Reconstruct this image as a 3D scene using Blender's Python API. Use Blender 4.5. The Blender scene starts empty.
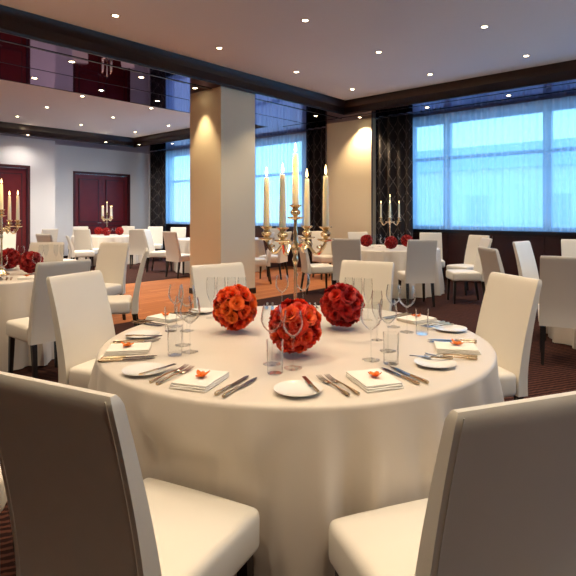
import bpy, bmesh, math, random
from mathutils import Vector, Matrix, Quaternion
random.seed(7)
PI = math.pi
R = math.radians
COL = bpy.context.scene.collection
SC = bpy.context.scene

# ------------------------------------------------------------------ camera frame helpers
YAW = R(41.2); EYE = 1.32; FPX = 520.0; CX = 298.0; HY = 214.0
def world(x, d, z=0.0):
    "point x metres aside and d metres ahead of the camera -> room coordinates"
    return Vector((math.cos(YAW)*x - math.sin(YAW)*d, math.sin(YAW)*x + math.cos(YAW)*d, z))
def at(px, py, z):
    d = (EYE - z)*FPX/(py - HY)
    return world((px - CX)/FPX*d, d, z)
def atd(px, d, z=0.0):
    return world((px - CX)/FPX*d, d, z)
def on_x(px, x):
    r = (px - CX)/FPX; d = x/(math.cos(YAW)*r - math.sin(YAW)); return world(r*d, d).y
def on_y(px, y):
    r = (px - CX)/FPX; d = y/(math.sin(YAW)*r + math.cos(YAW)); return world(r*d, d).x
def face(phi):
    "rotation about z of a thing whose front is +Y, turned phi degrees clockwise from straight away"
    return YAW - R(phi)

# ------------------------------------------------------------------ materials
MATS = {}
def new_mat(name):
    m = bpy.data.materials.new(name); m.use_nodes = True
    MATS[name] = m
    nt = m.node_tree
    return m, nt, nt.nodes['Principled BSDF'], nt.nodes['Material Output']
def setp(b, **k):
    for kk, v in k.items():
        i = b.inputs[kk.replace('_', ' ')]
        i.default_value = (*v, 1) if isinstance(v, tuple) and len(v) == 3 and len(i.default_value) == 4 else v
def simple(name, col, rough=.5, metal=0., bump=0., bscale=200., var=0., vscale=6., **kw):
    m, nt, b, out = new_mat(name)
    setp(b, Base_Color=col, Roughness=rough, Metallic=metal, **kw)
    tc = nt.nodes.new('ShaderNodeTexCoord')
    if var:
        n = nt.nodes.new('ShaderNodeTexNoise'); n.inputs['Scale'].default_value = vscale
        n.inputs['Detail'].default_value = 4
        nt.links.new(tc.outputs['Object'], n.inputs['Vector'])
        mx = nt.nodes.new('ShaderNodeMix'); mx.data_type = 'RGBA'
        mx.inputs[6].default_value = (*[c*(1-var) for c in col], 1)
        mx.inputs[7].default_value = (*[min(1, c*(1+var)) for c in col], 1)
        nt.links.new(n.outputs['Fac'], mx.inputs[0]); nt.links.new(mx.outputs[2], b.inputs['Base Color'])
    if bump:
        n = nt.nodes.new('ShaderNodeTexNoise'); n.inputs['Scale'].default_value = bscale
        n.inputs['Detail'].default_value = 3
        nt.links.new(tc.outputs['Object'], n.inputs['Vector'])
        bp = nt.nodes.new('ShaderNodeBump'); bp.inputs['Strength'].default_value = bump
        bp.inputs['Distance'].default_value = .004
        nt.links.new(n.outputs['Fac'], bp.inputs['Height']); nt.links.new(bp.outputs['Normal'], b.inputs['Normal'])
    return m

M_FAB = simple('slipcover_cream', (.82, .77, .67), .42, bump=.06, bscale=300, var=.03, vscale=5, Sheen_Weight=.15)
M_LEG = simple('chair_leg_wenge', (.012, .008, .007), .35)
M_CLOTH = simple('tablecloth_linen', (.72, .65, .56), .42, bump=.04, bscale=260, var=.025, vscale=3, Sheen_Weight=.2)
M_NAP = simple('napkin_linen', (.86, .83, .76), .8, bump=.15, bscale=500)
M_PORC = simple('porcelain', (.84, .84, .82), .12)
M_STEEL = simple('cutlery_silver', (.55, .50, .45), .22, 1.0)
M_GOLDH = simple('cutlery_handle', (.62, .48, .32), .25, 1.0)
M_CANDEL = simple('candelabrum_silver_gilt', (.95, .78, .52), .22, 1.0)
M_WAX = simple('candle_wax', (.95, .89, .72), .45, Subsurface_Weight=.6, Subsurface_Scale=.03, Subsurface_Radius=(1., .8, .5))
M_WICK = simple('wick', (.02, .015, .01), .9)
M_WALL = simple('wall_white_paint', (.86, .86, .87), .8, bump=.03, bscale=120)
M_PILLAR = simple('pillar_paint', (.84, .75, .56), .8, bump=.03, bscale=120)
M_NEARW = simple('tan_wall_covering', (.62, .45, .28), .8)
M_CEIL = simple('ceiling_paint', (.74, .71, .74), .85)
M_TRIM = simple('mahogany_dark', (.018, .006, .005), .38, var=.25, vscale=9)
M_JOINT = simple('joint_black', (.006, .004, .005), .4)
M_DOOR = simple('door_mahogany', (.15, .008, .010), .38, var=.25, vscale=5)
M_DOORE = simple('door_edge', (.07, .008, .010), .4)
M_PANELW = simple('wainscot_mahogany', (.055, .014, .010), .35, var=.3, vscale=7)
M_SILL = simple('window_sill_dark', (.02, .015, .018), .3)
M_FRAME = simple('window_frame_daylight_blue', (.36, .50, .78), .4)  # blue daylight on the mullions and transoms is put into this base colour
M_RING = simple('downlight_ring', (.35, .28, .22), .3, 1.0)
M_PETAL = simple('orange_petal', (.85, .20, .015), .6, var=.25, vscale=60)
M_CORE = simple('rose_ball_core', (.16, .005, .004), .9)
M_BRASS = simple('door_hardware', (.35, .30, .27), .3, 1.0)
M_BLDG = simple('render_wall', (.84, .89, .91), .8)
M_ROOF = simple('roof_slate', (.58, .66, .72), .8)
M_BWIN = simple('far_window_glass', (.52, .62, .70), .3)
M_GROUND = simple('street', (.30, .32, .34), .9)
M_TBL = simple('table_plywood', (.30, .20, .11), .6, var=.2)

def soffit_mat():
    m, nt, b, out = new_mat('soffit_lacquer')
    setp(b, Base_Color=(.29, .23, .26), Metallic=1.0, Roughness=.035, Specular_Tint=(.44, .38, .50))
    return m
M_LACQ = soffit_mat()

def rose_mat(name, c0, c1, c2, tips=True):
    m, nt, b, out = new_mat(name)
    oi = nt.nodes.new('ShaderNodeObjectInfo')
    tc = nt.nodes.new('ShaderNodeTexCoord')
    n = nt.nodes.new('ShaderNodeTexNoise'); n.inputs['Scale'].default_value = 70
    nt.links.new(tc.outputs['Object'], n.inputs['Vector'])
    ad = nt.nodes.new('ShaderNodeMath'); ad.operation = 'MULTIPLY_ADD'
    ad.inputs[1].default_value = .55
    sc = nt.nodes.new('ShaderNodeMath'); sc.operation = 'MULTIPLY'; sc.inputs[1].default_value = .5
    nt.links.new(oi.outputs['Random'], ad.inputs[0])
    nt.links.new(n.outputs['Fac'], sc.inputs[0]); nt.links.new(sc.outputs[0], ad.inputs[2])
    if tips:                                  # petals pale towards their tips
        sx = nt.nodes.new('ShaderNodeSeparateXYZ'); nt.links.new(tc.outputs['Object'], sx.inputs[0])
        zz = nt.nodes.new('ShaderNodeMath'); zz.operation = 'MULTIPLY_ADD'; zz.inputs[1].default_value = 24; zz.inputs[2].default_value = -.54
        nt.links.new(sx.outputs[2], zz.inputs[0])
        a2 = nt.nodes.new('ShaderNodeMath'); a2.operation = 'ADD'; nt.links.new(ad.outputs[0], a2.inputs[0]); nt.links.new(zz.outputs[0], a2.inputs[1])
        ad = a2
    cr = nt.nodes.new('ShaderNodeValToRGB')
    e = cr.color_ramp.elements
    e[0].position = .15; e[0].color = (*c0, 1); e[1].position = .85; e[1].color = (*c2, 1)
    k = e.new(.5); k.color = (*c1, 1)
    nt.links.new(ad.outputs[0], cr.inputs[0]); nt.links.new(cr.outputs[0], b.inputs['Base Color'])
    setp(b, Roughness=.6)
    b.inputs['Subsurface Weight'].default_value = .0
    return m
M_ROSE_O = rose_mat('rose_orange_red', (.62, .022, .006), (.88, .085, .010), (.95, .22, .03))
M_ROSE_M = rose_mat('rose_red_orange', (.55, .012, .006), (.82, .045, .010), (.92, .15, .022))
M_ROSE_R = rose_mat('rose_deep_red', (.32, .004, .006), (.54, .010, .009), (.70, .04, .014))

M_ROSE_F = rose_mat('rose_crimson', (.22, .003, .005), (.36, .006, .007), (.50, .015, .010), tips=False)

def glass_mat():
    m, nt, b, out = new_mat('thin_clear_glass')
    nt.nodes.remove(b)
    tr = nt.nodes.new('ShaderNodeBsdfTransparent'); tr.inputs[0].default_value = (.97, .975, .975, 1)
    gl = nt.nodes.new('ShaderNodeBsdfGlossy'); gl.inputs['Roughness'].default_value = .02
    gl.inputs[0].default_value = (1, 1, 1, 1)
    fr = nt.nodes.new('ShaderNodeLayerWeight'); fr.inputs[0].default_value = .16
    mx = nt.nodes.new('ShaderNodeMixShader')
    mp = nt.nodes.new('ShaderNodeMath'); mp.operation = 'MULTIPLY'; mp.inputs[1].default_value = .6
    nt.links.new(fr.outputs['Fresnel'], mp.inputs[0]); nt.links.new(mp.outputs[0], mx.inputs[0])
    nt.links.new(tr.outputs[0], mx.inputs[1]); nt.links.new(gl.outputs[0], mx.inputs[2])
    nt.links.new(mx.outputs[0], out.inputs[0])
    return m
M_GLASS = glass_mat()
def pane_mat():
    m, nt, b, out = new_mat('window_pane_glass')
    nt.nodes.remove(b)
    tr = nt.nodes.new('ShaderNodeBsdfTransparent'); tr.inputs[0].default_value = (.93, .97, 1, 1)
    gl = nt.nodes.new('ShaderNodeBsdfGlossy'); gl.inputs['Roughness'].default_value = .02
    mx = nt.nodes.new('ShaderNodeMixShader'); mx.inputs[0].default_value = .05
    nt.links.new(tr.outputs[0], mx.inputs[1]); nt.links.new(gl.outputs[0], mx.inputs[2])
    nt.links.new(mx.outputs[0], out.inputs[0])
    return m
M_PANE = pane_mat()
def sheer_mat():
    m, nt, b, out = new_mat('sheer_voile')
    nt.nodes.remove(b)
    tr = nt.nodes.new('ShaderNodeBsdfTransparent')
    tl = nt.nodes.new('ShaderNodeBsdfTranslucent'); tl.inputs[0].default_value = (.88, .93, .96, 1)
    df = nt.nodes.new('ShaderNodeBsdfDiffuse'); df.inputs[0].default_value = (.72, .78, .84, 1)
    m1 = nt.nodes.new('ShaderNodeMixShader'); m1.inputs[0].default_value = .25
    nt.links.new(tl.outputs[0], m1.inputs[1]); nt.links.new(df.outputs[0], m1.inputs[2])
    m2 = nt.nodes.new('ShaderNodeMixShader')
    lw = nt.nodes.new('ShaderNodeLayerWeight'); lw.inputs[0].default_value = .35
    ma = nt.nodes.new('ShaderNodeMath'); ma.operation = 'MULTIPLY_ADD'
    ma.inputs[1].default_value = .35; ma.inputs[2].default_value = .60; ma.use_clamp = True
    nt.links.new(lw.outputs['Facing'], ma.inputs[0])
    nt.links.new(ma.outputs[0], m2.inputs[0])
    nt.links.new(tr.outputs[0], m2.inputs[1]); nt.links.new(m1.outputs[0], m2.inputs[2])
    nt.links.new(m2.outputs[0], out.inputs[0])
    return m
M_SHEER = sheer_mat()
def emit_mat(name, col, s):
    m, nt, b, out = new_mat(name)
    nt.nodes.remove(b)
    e = nt.nodes.new('ShaderNodeEmission'); e.inputs[0].default_value = (*col, 1); e.inputs[1].default_value = s
    nt.links.new(e.outputs[0], out.inputs[0])
    return m
M_LAMP = emit_mat('downlight_lamp', (1, .78, .48), 30)
M_FLAME = emit_mat('candle_flame', (1, .66, .28), 9)

def carpet_mat():
    m, nt, b, out = new_mat('carpet_dark_stripe')
    tc = nt.nodes.new('ShaderNodeTexCoord')
    mp = nt.nodes.new('ShaderNodeMapping'); mp.inputs['Rotation'].default_value = (0, 0, R(28))
    nt.links.new(tc.outputs['Object'], mp.inputs[0])
    wv = nt.nodes.new('ShaderNodeTexWave'); wv.inputs['Scale'].default_value = 7.5
    wv.inputs['Distortion'].default_value = 2.2; wv.inputs['Detail'].default_value = 2; wv.inputs['Detail Scale'].default_value = 3
    nt.links.new(mp.outputs[0], wv.inputs['Vector'])
    cr = nt.nodes.new('ShaderNodeValToRGB'); e = cr.color_ramp.elements
    e[0].position = .45; e[0].color = (.018, .007, .006, 1)
    e[1].position = .85; e[1].color = (.085, .032, .022, 1)
    nt.links.new(wv.outputs['Fac'], cr.inputs[0]); nt.links.new(cr.outputs[0], b.inputs['Base Color'])
    setp(b, Roughness=.95)
    b.inputs['Specular IOR Level'].default_value = .1
    return m
M_CARPET = carpet_mat()
def parquet_mat():
    m, nt, b, out = new_mat('floor_amber_boards')
    tc = nt.nodes.new('ShaderNodeTexCoord')
    mp = nt.nodes.new('ShaderNodeMapping'); mp.inputs['Rotation'].default_value = (0, 0, R(90))
    nt.links.new(tc.outputs['Object'], mp.inputs[0])
    br = nt.nodes.new('ShaderNodeTexBrick'); br.inputs['Scale'].default_value = 1.6
    br.inputs['Color1'].default_value = (.50, .19, .065, 1); br.inputs['Color2'].default_value = (.40, .14, .045, 1)
    br.inputs['Mortar'].default_value = (.28, .09, .03, 1); br.inputs['Mortar Size'].default_value = .008
    br.inputs['Brick Width'].default_value = 1.6; br.inputs['Row Height'].default_value = .22
    nt.links.new(mp.outputs[0], br.inputs['Vector']); nt.links.new(br.outputs['Color'], b.inputs['Base Color'])
    setp(b, Roughness=.7)
    b.inputs['Specular IOR Level'].default_value = .15
    return m
M_PARQ = parquet_mat()
def drape_mat():
    m, nt, b, out = new_mat('drape_dark_lattice')
    uv = nt.nodes.new('ShaderNodeUVMap'); uv.uv_map = 'UVMap'
    sx = nt.nodes.new('ShaderNodeSeparateXYZ'); nt.links.new(uv.outputs[0], sx.inputs[0])
    def mth(op, a, b_=None, c=None):
        n = nt.nodes.new('ShaderNodeMath'); n.operation = op
        for i, v in enumerate((a, b_, c)):
            if v is None: continue
            if isinstance(v, (int, float)): n.inputs[i].default_value = v
            else: nt.links.new(v, n.inputs[i])
        return n.outputs[0]
    u = mth('MULTIPLY', sx.outputs[0], 1/.26); v = mth('MULTIPLY', sx.outputs[1], 1/.36)
    def line(w):
        f = mth('FRACT', w); g = mth('ABSOLUTE', mth('SUBTRACT', f, .5))
        return mth('GREATER_THAN', g, .455)
    a = line(mth('ADD', u, v)); c = line(mth('SUBTRACT', u, v))
    ln = mth('MAXIMUM', a, c)
    mx = nt.nodes.new('ShaderNodeMix'); mx.data_type = 'RGBA'
    mx.inputs[6].default_value = (.010, .008, .012, 1); mx.inputs[7].default_value = (.13, .11, .11, 1)
    n = nt.nodes.new('ShaderNodeTexNoise'); n.inputs['Scale'].default_value = 18
    nt.links.new(mth('MULTIPLY', ln, mth('GREATER_THAN', n.outputs['Fac'], .45)), mx.inputs[0])
    nt.links.new(mx.outputs[2], b.inputs['Base Color'])
    setp(b, Roughness=.7)
    return m
M_DRAPE = drape_mat()

# ------------------------------------------------------------------ mesh helpers
def finish(name, bm, mat, parent=None, smooth=True, ang=40):
    me = bpy.data.meshes.new(name)
    bmesh.ops.recalc_face_normals(bm, faces=bm.faces)
    bm.to_mesh(me); bm.free()
    mats = mat if isinstance(mat, (list, tuple)) else [mat]
    for m in mats: me.materials.append(m)
    if smooth:
        me.polygons.foreach_set('use_smooth', [True]*len(me.polygons))
        try: me.set_sharp_from_angle(angle=R(ang))
        except Exception: pass
    o = bpy.data.objects.new(name, me); COL.objects.link(o)
    if parent is not None: o.parent = parent
    return o
def box(bm, x0, x1, y0, y1, z0, z1, mi=0):
    v = [bm.verts.new(p) for p in ((x0,y0,z0),(x1,y0,z0),(x1,y1,z0),(x0,y1,z0),(x0,y0,z1),(x1,y0,z1),(x1,y1,z1),(x0,y1,z1))]
    fs = []
    for f in ((3,2,1,0),(4,5,6,7),(0,1,5,4),(1,2,6,5),(2,3,7,6),(3,0,4,7)):
        q = bm.faces.new([v[i] for i in f]); q.material_index = mi; fs.append(q)
    return fs
def boxes(*bs):
    bm = bmesh.new()
    for b in bs: box(bm, *b)
    return bm
def bevel(bm, w, seg=2, ang=50):
    es = [e for e in bm.edges if len(e.link_faces) == 2 and e.calc_face_angle(0) > R(ang)]
    bmesh.ops.bevel(bm, geom=es, offset=w, segments=seg, profile=.5, affect='EDGES', clamp_overlap=True)
    return bm
def lathe(bm, prof, n=24, c=(0,0,0), close=False):
    "prof: list of (r, z)"
    rings = []
    for r, z in prof:
        if r < 1e-6: rings.append([bm.verts.new((c[0], c[1], c[2]+z))])
        else: rings.append([bm.verts.new((c[0]+r*math.cos(2*PI*i/n), c[1]+r*math.sin(2*PI*i/n), c[2]+z)) for i in range(n)])
    for a, b in zip(rings, rings[1:]):
        if len(a) == 1 and len(b) == 1: continue
        for i in range(n):
            j = (i+1) % n
            if len(a) == 1: bm.faces.new((a[0], b[i], b[j]))
            elif len(b) == 1: bm.faces.new((a[i], a[j], b[0]))
            else: bm.faces.new((a[i], a[j], b[j], b[i]))
    return bm
def tube(bm, pts, rad, n=8, cap=True):
    pts = [Vector(p) for p in pts]
    rads = rad if isinstance(rad, (list, tuple)) else [rad]*len(pts)
    up = Vector((0,0,1)); rings = []
    prev = None
    for i, p in enumerate(pts):
        t = (pts[min(i+1, len(pts)-1)] - pts[max(i-1, 0)]).normalized()
        a = t.cross(up) if prev is None else prev - t*prev.dot(t)
        if a.length < 1e-4: a = t.cross(Vector((1,0,0)))
        a.normalize(); b = t.cross(a); prev = a
        rings.append([bm.verts.new(p + rads[i]*(math.cos(2*PI*k/n)*a + math.sin(2*PI*k/n)*b)) for k in range(n)])
    for a, b in zip(rings, rings[1:]):
        for i in range(n):
            j = (i+1) % n; bm.faces.new((a[i], a[j], b[j], b[i]))
    if cap:
        bm.faces.new(rings[0][::-1]); bm.faces.new(rings[-1])
    return bm

def tag(o, label=None, cat=None, group=None, kind=None):
    if label: o['label'] = label
    if cat: o['category'] = cat
    if group: o['group'] = group
    if kind: o['kind'] = kind
    return o
def empty(name, loc=(0,0,0), rz=0.):
    o = bpy.data.objects.new(name, None); COL.objects.link(o)
    o.empty_display_size = .1
    o.location = loc; o.rotation_euler = (0, 0, rz)
    return o
KIDS = {}
def part(name, bm, mat, parent, **k):
    o = finish(name, bm, mat, parent, **k)
    KIDS.setdefault(parent.name, []).append(o)
    return o
def kid(o, parent):
    o.parent = parent; KIDS.setdefault(parent.name, []).append(o); return o
def copy_tree(o, parent=None):
    c = o.copy(); COL.objects.link(c)
    if parent is not None: kid(c, parent)
    for ch in list(KIDS.get(o.name, [])): copy_tree(ch, c)
    return c
def struct(name, bm, mat, parent=None, **k):
    o = finish(name, bm, mat, parent, **k)
    if parent is None: o['kind'] = 'structure'
    return o

# ------------------------------------------------------------------ room
ZS, ZC = 3.32, 3.59
XR, YN = 3.6, -3.4                       # unseen window-end and near walls
XL1, XL2 = -14.35, -15.1
YW = 9.72                                # face of the window wall
y_step = on_x(55, XL1)
bm = boxes((-15.4, -8.9, YN, YW+.3, -.1, 0, 0), (-5.75, XR, YN, YW+.3, -.1, 0, 0), (-8.9, -5.75, YN, YW+.3, -.1, 0, 1))
struct('floor', bm, [M_CARPET, M_PARQ], smooth=False)

# ceilings and mirror-lacquered soffits
struct('ceiling_1', boxes((-6.2, XR, YN, 8.6, ZC, ZC+.1)), M_CEIL, smooth=False)
struct('ceiling_2', boxes((-14.1, -8.35, YN, 8.75, ZC, ZC+.1)), M_CEIL, smooth=False)
struct('ceiling_soffit_1', boxes((-8.38, -6.22, YN, 8.52, ZS, ZC+.1)), M_LACQ, smooth=False)
struct('ceiling_soffit_2', boxes((-15.3, XR, 8.52, YW+.25, ZS, ZC+.1)), M_LACQ, smooth=False)
struct('ceiling_soffit_3', boxes((-15.3, -13.97, YN, 8.52, ZS, ZC+.1)), M_LACQ, smooth=False)

# cornice round each raised ceiling: fascia, top moulding and lower bead
def cornice(name, x0, x1, y0, y1, sx=1, sy=1, which='xy'):
    prof = [(0, ZS-.004), (.025, ZS-.004), (.03, ZS+.03), (.022, ZS+.05), (.022, ZC-.13), (.045, ZC-.10), (.075, ZC-.05), (.085, ZC-.001), (0, ZC-.001)]
    bm = bmesh.new()
    def run(p, q, nrm, inset=.09):
        p = Vector(p); q = Vector(q); nrm = Vector(nrm)
        a = [bm.verts.new((p + nrm*o).to_tuple()[:2] + (z,)) for o, z in prof]
        b = [bm.verts.new((q + nrm*o).to_tuple()[:2] + (z,)) for o, z in prof]
        n = len(prof)
        for i in range(n):
            j = (i+1) % n; bm.faces.new((a[i], a[j], b[j], b[i]))
        bm.faces.new(a[::-1]); bm.faces.new(b)
    if 'a' in which: run((x0, y0, 0), (x0, y1, 0), (1, 0, 0))
    if 'b' in which: run((x1, y0, 0), (x1, y1, 0), (-1, 0, 0))
    if 'f' in which: run((x0, y1, 0), (x1, y1, 0), (0, -1, 0))
    return struct(name, bm, M_TRIM, smooth=True, ang=30)
cornice('trim_1', -6.22, XR, YN, 8.52, which='af')
cornice('trim_2', -13.97, -8.38, YN, 8.52, which='abf')
# dark joints between the soffit panels
struct('trim_3', boxes((-6.53, -6.49, YN, 8.8, ZS-.006, ZS), (-7.46, -7.445, YN, 8.9, ZS-.004, ZS), (-8.1, XR, 8.72, 8.745, ZS-.005, ZS), (-6.5, XR, 9.22, 9.24, ZS-.006, ZS)), M_JOINT, smooth=False)

# window wall
Wl0, Wl1 = on_y(164, YW), on_y(309, YW)
Wr0 = on_y(408, YW); Wr1 = XR - .3
SILL, HEAD = 1.0, 3.24
bm = bmesh.new()
for a in ((-15.3, Wl0, YW, YW+.4, 0, ZS), (Wl1, Wr0, YW, YW+.4, 0, ZS), (Wr1, XR+.1, YW, YW+.4, 0, ZS),
          (Wl0, Wl1, YW, YW+.4, 0, SILL, 1), (Wr0, Wr1, YW, YW+.4, 0, SILL, 1),
          (Wl0, Wl1, YW, YW+.4, HEAD, ZS), (Wr0, Wr1, YW, YW+.4, HEAD, ZS)):
    box(bm, *a)
struct('wall_far', bm, [M_WALL, M_PANELW], smooth=False)
def window(name, x0, x1, mulls, tz):
    y0, y1 = YW+.16, YW+.23
    bm = boxes((x0, x0+.08, y0, y1, SILL, HEAD), (x1-.08, x1, y0, y1, SILL, HEAD), (x0, x1, y0, y1, HEAD-.09, HEAD), (x0, x1, y0, y1, SILL, SILL+.08),
               (x0, x1, y0, y1, tz-.035, tz+.035), *[(m-.07, m+.07, y0-.02, y1+.02, SILL, HEAD) for m in mulls])
    w = struct(name, bm, M_FRAME, smooth=False)
    finish('window_glass', boxes((x0, x1, y0+.03, y0+.04, SILL, HEAD)), M_PANE, w, smooth=False)
    finish('window_ledge', boxes((x0-.02, x1+.02, YW-.04, YW+.14, SILL-.05, SILL+.005)), M_SILL, w, smooth=False)
    return w
mr = on_y(448, YW+.2); step = on_y(548, YW+.2) - mr
window('window_1', Wr0, Wr1, [mr + k*step for k in range(0, 6) if mr+k*step < Wr1-.2], 2.45)
window('window_2', Wl0, Wl1, [mr - k*step for k in range(1, 8) if Wl0+.3 < mr-k*step < Wl1-.2], 2.35)
# wainscot under the windows
struct('trim_4', bevel(boxes(*[(x, min(x+.86, Wr1), YW-.02, YW-.002, .12, SILL-.09) for x in [Wr0+.02+i*.9 for i in range(int((Wr1-Wr0)/.9)+1)] if x < Wr1-.2]), .008), M_PANELW, smooth=False)

# pier between the windows
px0, px1 = on_y(327, 9.12), on_y(372, 9.12)
struct('wall_pier', boxes((px0, px1, 9.12, YW-.001, 0, ZS)), M_PILLAR, smooth=False)
struct('trim_5', boxes((px0-.016, px0-.002, 9.09, 9.12, 0, ZS), (px1+.002, px1+.016, 9.09, 9.12, 0, ZS)), M_BRASS, smooth=False)

# free-standing pillar
PX = -6.27
py0, py1 = on_x(221, PX), on_x(255, PX)
pxl = on_y(190, py0)
struct('pillar', bevel(boxes((pxl, PX, py0, py1, 0, ZS)), .006, 1), M_PILLAR, smooth=False)
struct('baseboard_pillar', boxes((pxl-.012, PX+.012, py0-.012, py1+.012, .0, .09)), M_TRIM, smooth=False)

# door wall, stepped, with two double doors
d1a, d1b = on_x(-45, XL1), on_x(30, XL1)
d2a, d2b = on_x(73, XL2), on_x(130, XL2)
DH = 2.59
struct('wall_left', boxes((XL1-.3, XL1, YN, d1a, 0, ZS), (XL1-.3, XL1, d1b, y_step, 0, ZS), (XL1-.3, XL1, d1a, d1b, DH, ZS),
    (XL2-.3, XL2, y_step, d2a, 0, ZS), (XL2-.3, XL2, d2b, YW+.1, 0, ZS), (XL2-.3, XL2, d2a, d2b, DH, ZS), (XL2, XL1-.3, y_step-.2, y_step, 0, ZS)), M_WALL, smooth=False)
def door(name, x, ya, yb):
    ym = (ya+yb)/2
    w = struct(name, boxes((x-.10, x+.015, ya, ya+.07, 0, DH), (x-.10, x+.015, yb-.07, yb, 0, DH), (x-.10, x+.015, ya+.07, yb-.07, DH-.07, DH)), M_DOORE, smooth=False)
    for (a, b) in ((ya+.075, ym-.004), (ym+.004, yb-.075)):
        l = finish('door_leaf', boxes((x-.09, x-.04, a, b, .005, DH-.075)), M_DOOR, w, smooth=False)
        for z0, z1 in ((.18, .95), (1.1, DH-.24)):
            bm = boxes((x-.04, x-.022, a+.14, b-.14, z0, z1)); bevel(bm, .012, 1)
            finish('door_panel', bm, M_DOOR, l, smooth=False)
            bm = boxes((x-.04, x-.012, a+.11, a+.14, z0-.03, z1+.03), (x-.04, x-.012, b-.14, b-.11, z0-.03, z1+.03), (x-.04, x-.012, a+.11, b-.11, z0-.03, z0), (x-.04, x-.012, a+.11, b-.11, z1, z1+.03))
            finish('door_moulding', bm, M_DOORE, l, smooth=False)
        yh = b-.06 if a < ym-.5 else a+.06
        bm = bmesh.new(); tube(bm, [(x-.04, yh, 1.05), (x+.02, yh, 1.05)], .012); tube(bm, [(x+.02, yh, 1.05), (x+.02, yh+(-.11 if a < ym-.5 else .11), 1.05)], .010)
        finish('door_handle', bm, M_BRASS, l)
    return w
door('door_1', XL1, d1a, d1b); door('door_2', XL2, d2a, d2b)
struct('baseboard_left', boxes((XL1, XL1+.015, d1b, y_step, 0, .1), (XL2, XL2+.015, d2b, YW, 0, .1), (XL2, XL2+.015, y_step, d2a, 0, .1)), M_TRIM, smooth=False)
# the two walls behind the viewer
RY0, RY1 = 3.4, 7.8
struct('wall_right', boxes((XR, XR+.3, YN, RY0, 0, ZC+.1), (XR, XR+.3, RY1, YW+.3, 0, ZC+.1), (XR, XR+.3, RY0, RY1, 0, SILL), (XR, XR+.3, RY0, RY1, HEAD, ZC+.1)), M_NEARW, smooth=False)
w3 = struct('window_3', boxes((XR+.14, XR+.2, RY0, RY0+.08, SILL, HEAD), (XR+.14, XR+.2, RY1-.08, RY1, SILL, HEAD), (XR+.14, XR+.2, RY0, RY1, SILL, SILL+.08), (XR+.14, XR+.2, RY0, RY1, HEAD-.08, HEAD),
    *[(XR+.12, XR+.22, y-.07, y+.07, SILL, HEAD) for y in (4.9, 6.35)]), M_FRAME, smooth=False)
finish('window_glass', boxes((XR+.165, XR+.175, RY0, RY1, SILL, HEAD)), M_PANE, w3, smooth=False)
struct('wall_near', boxes((-15.4, XR, YN-.2, YN, 0, ZC+.1)), M_NEARW, smooth=False)

# ------------------------------------------------------------------ curtains
def pleats(name, x0, x1, y, z0, z1, mat, wl, amp, label, jitter=.35, rows=3, seed=1, gather=0.):
    rnd = random.Random(seed)
    bm = bmesh.new(); uvl = bm.loops.layers.uv.new('UVMap')
    n = int(abs(x1-x0)/wl*10)
    ph = 0; cols = []; u = 0; last = None
    f = 1.; a = 1.
    for i in range(n+1):
        if i % 10 == 0: f = 1 + rnd.uniform(-jitter, jitter); a = 1 + rnd.uniform(-.5, .4)
        ph += 2*PI/10*f
        cols.append((x0+(x1-x0)*i/n, amp*a*math.sin(ph), i))
    zs = [z0 + (z1-z0)*k/rows for k in range(rows+1)]
    V = []; U = []
    for (x, dy, i) in cols:
        if last is not None: u += math.hypot(x-last[0], dy-last[1])
        last = (x, dy); U.append(u)
        V.append([bm.verts.new((x, y + dy*(1.0 - .35*k/rows), z)) for k, z in enumerate(zs)])
    for i in range(n):
        for k in range(rows):
            fc = bm.faces.new((V[i][k], V[i+1][k], V[i+1][k+1], V[i][k+1]))
            for lp, (ii, kk) in zip(fc.loops, ((i,k),(i+1,k),(i+1,k+1),(i,k+1))): lp[uvl].uv = (U[ii], zs[kk])
    o = finish(name, bm, mat, smooth=True, ang=80)
    tag(o, label, 'curtain')
    return o
pleats('sheer_curtain', Wr0-.3, Wr1+.1, YW-.13, 1.02, ZS-.02, M_SHEER, .13, .018, 'wide sheer voile curtain over the window beyond the white chairs', seed=3)
pleats('sheer_curtain', Wl0-.2, Wl1+.1, YW-.13, 1.02, ZS-.02, M_SHEER, .13, .018, 'sheer voile curtain over the window behind the free-standing pillar', seed=4)
o = pleats('sheer_curtain', RY0-.2, RY1+.2, -(XR-.12), 1.02, ZS-.02, M_SHEER, .13, .018, 'sheer voile curtain over the window of the side wall', seed=9)
o.rotation_euler = (0, 0, R(90))
def drape(xa, xb, y, label, seed):
    o = pleats('drape_curtain', xa, xb, y, .02, ZS-.02, M_DRAPE, .20, .05, label, seed=seed, jitter=.15)
    m = o.modifiers.new('thick', 'SOLIDIFY'); m.thickness = .006
    return o
drape(on_y(149, 9.4), on_y(166, 9.4), 9.42, 'dark lattice-patterned drape in the corner beside the dark red double door', 5)
drape(on_y(305, 9.4), px0-.03, 9.42, 'dark lattice drape between the pillar window and the cream pier', 6)
drape(px1+.01, on_y(412, 9.22), 9.22, 'dark lattice drape between the cream pier and the wide window', 8)

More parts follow.
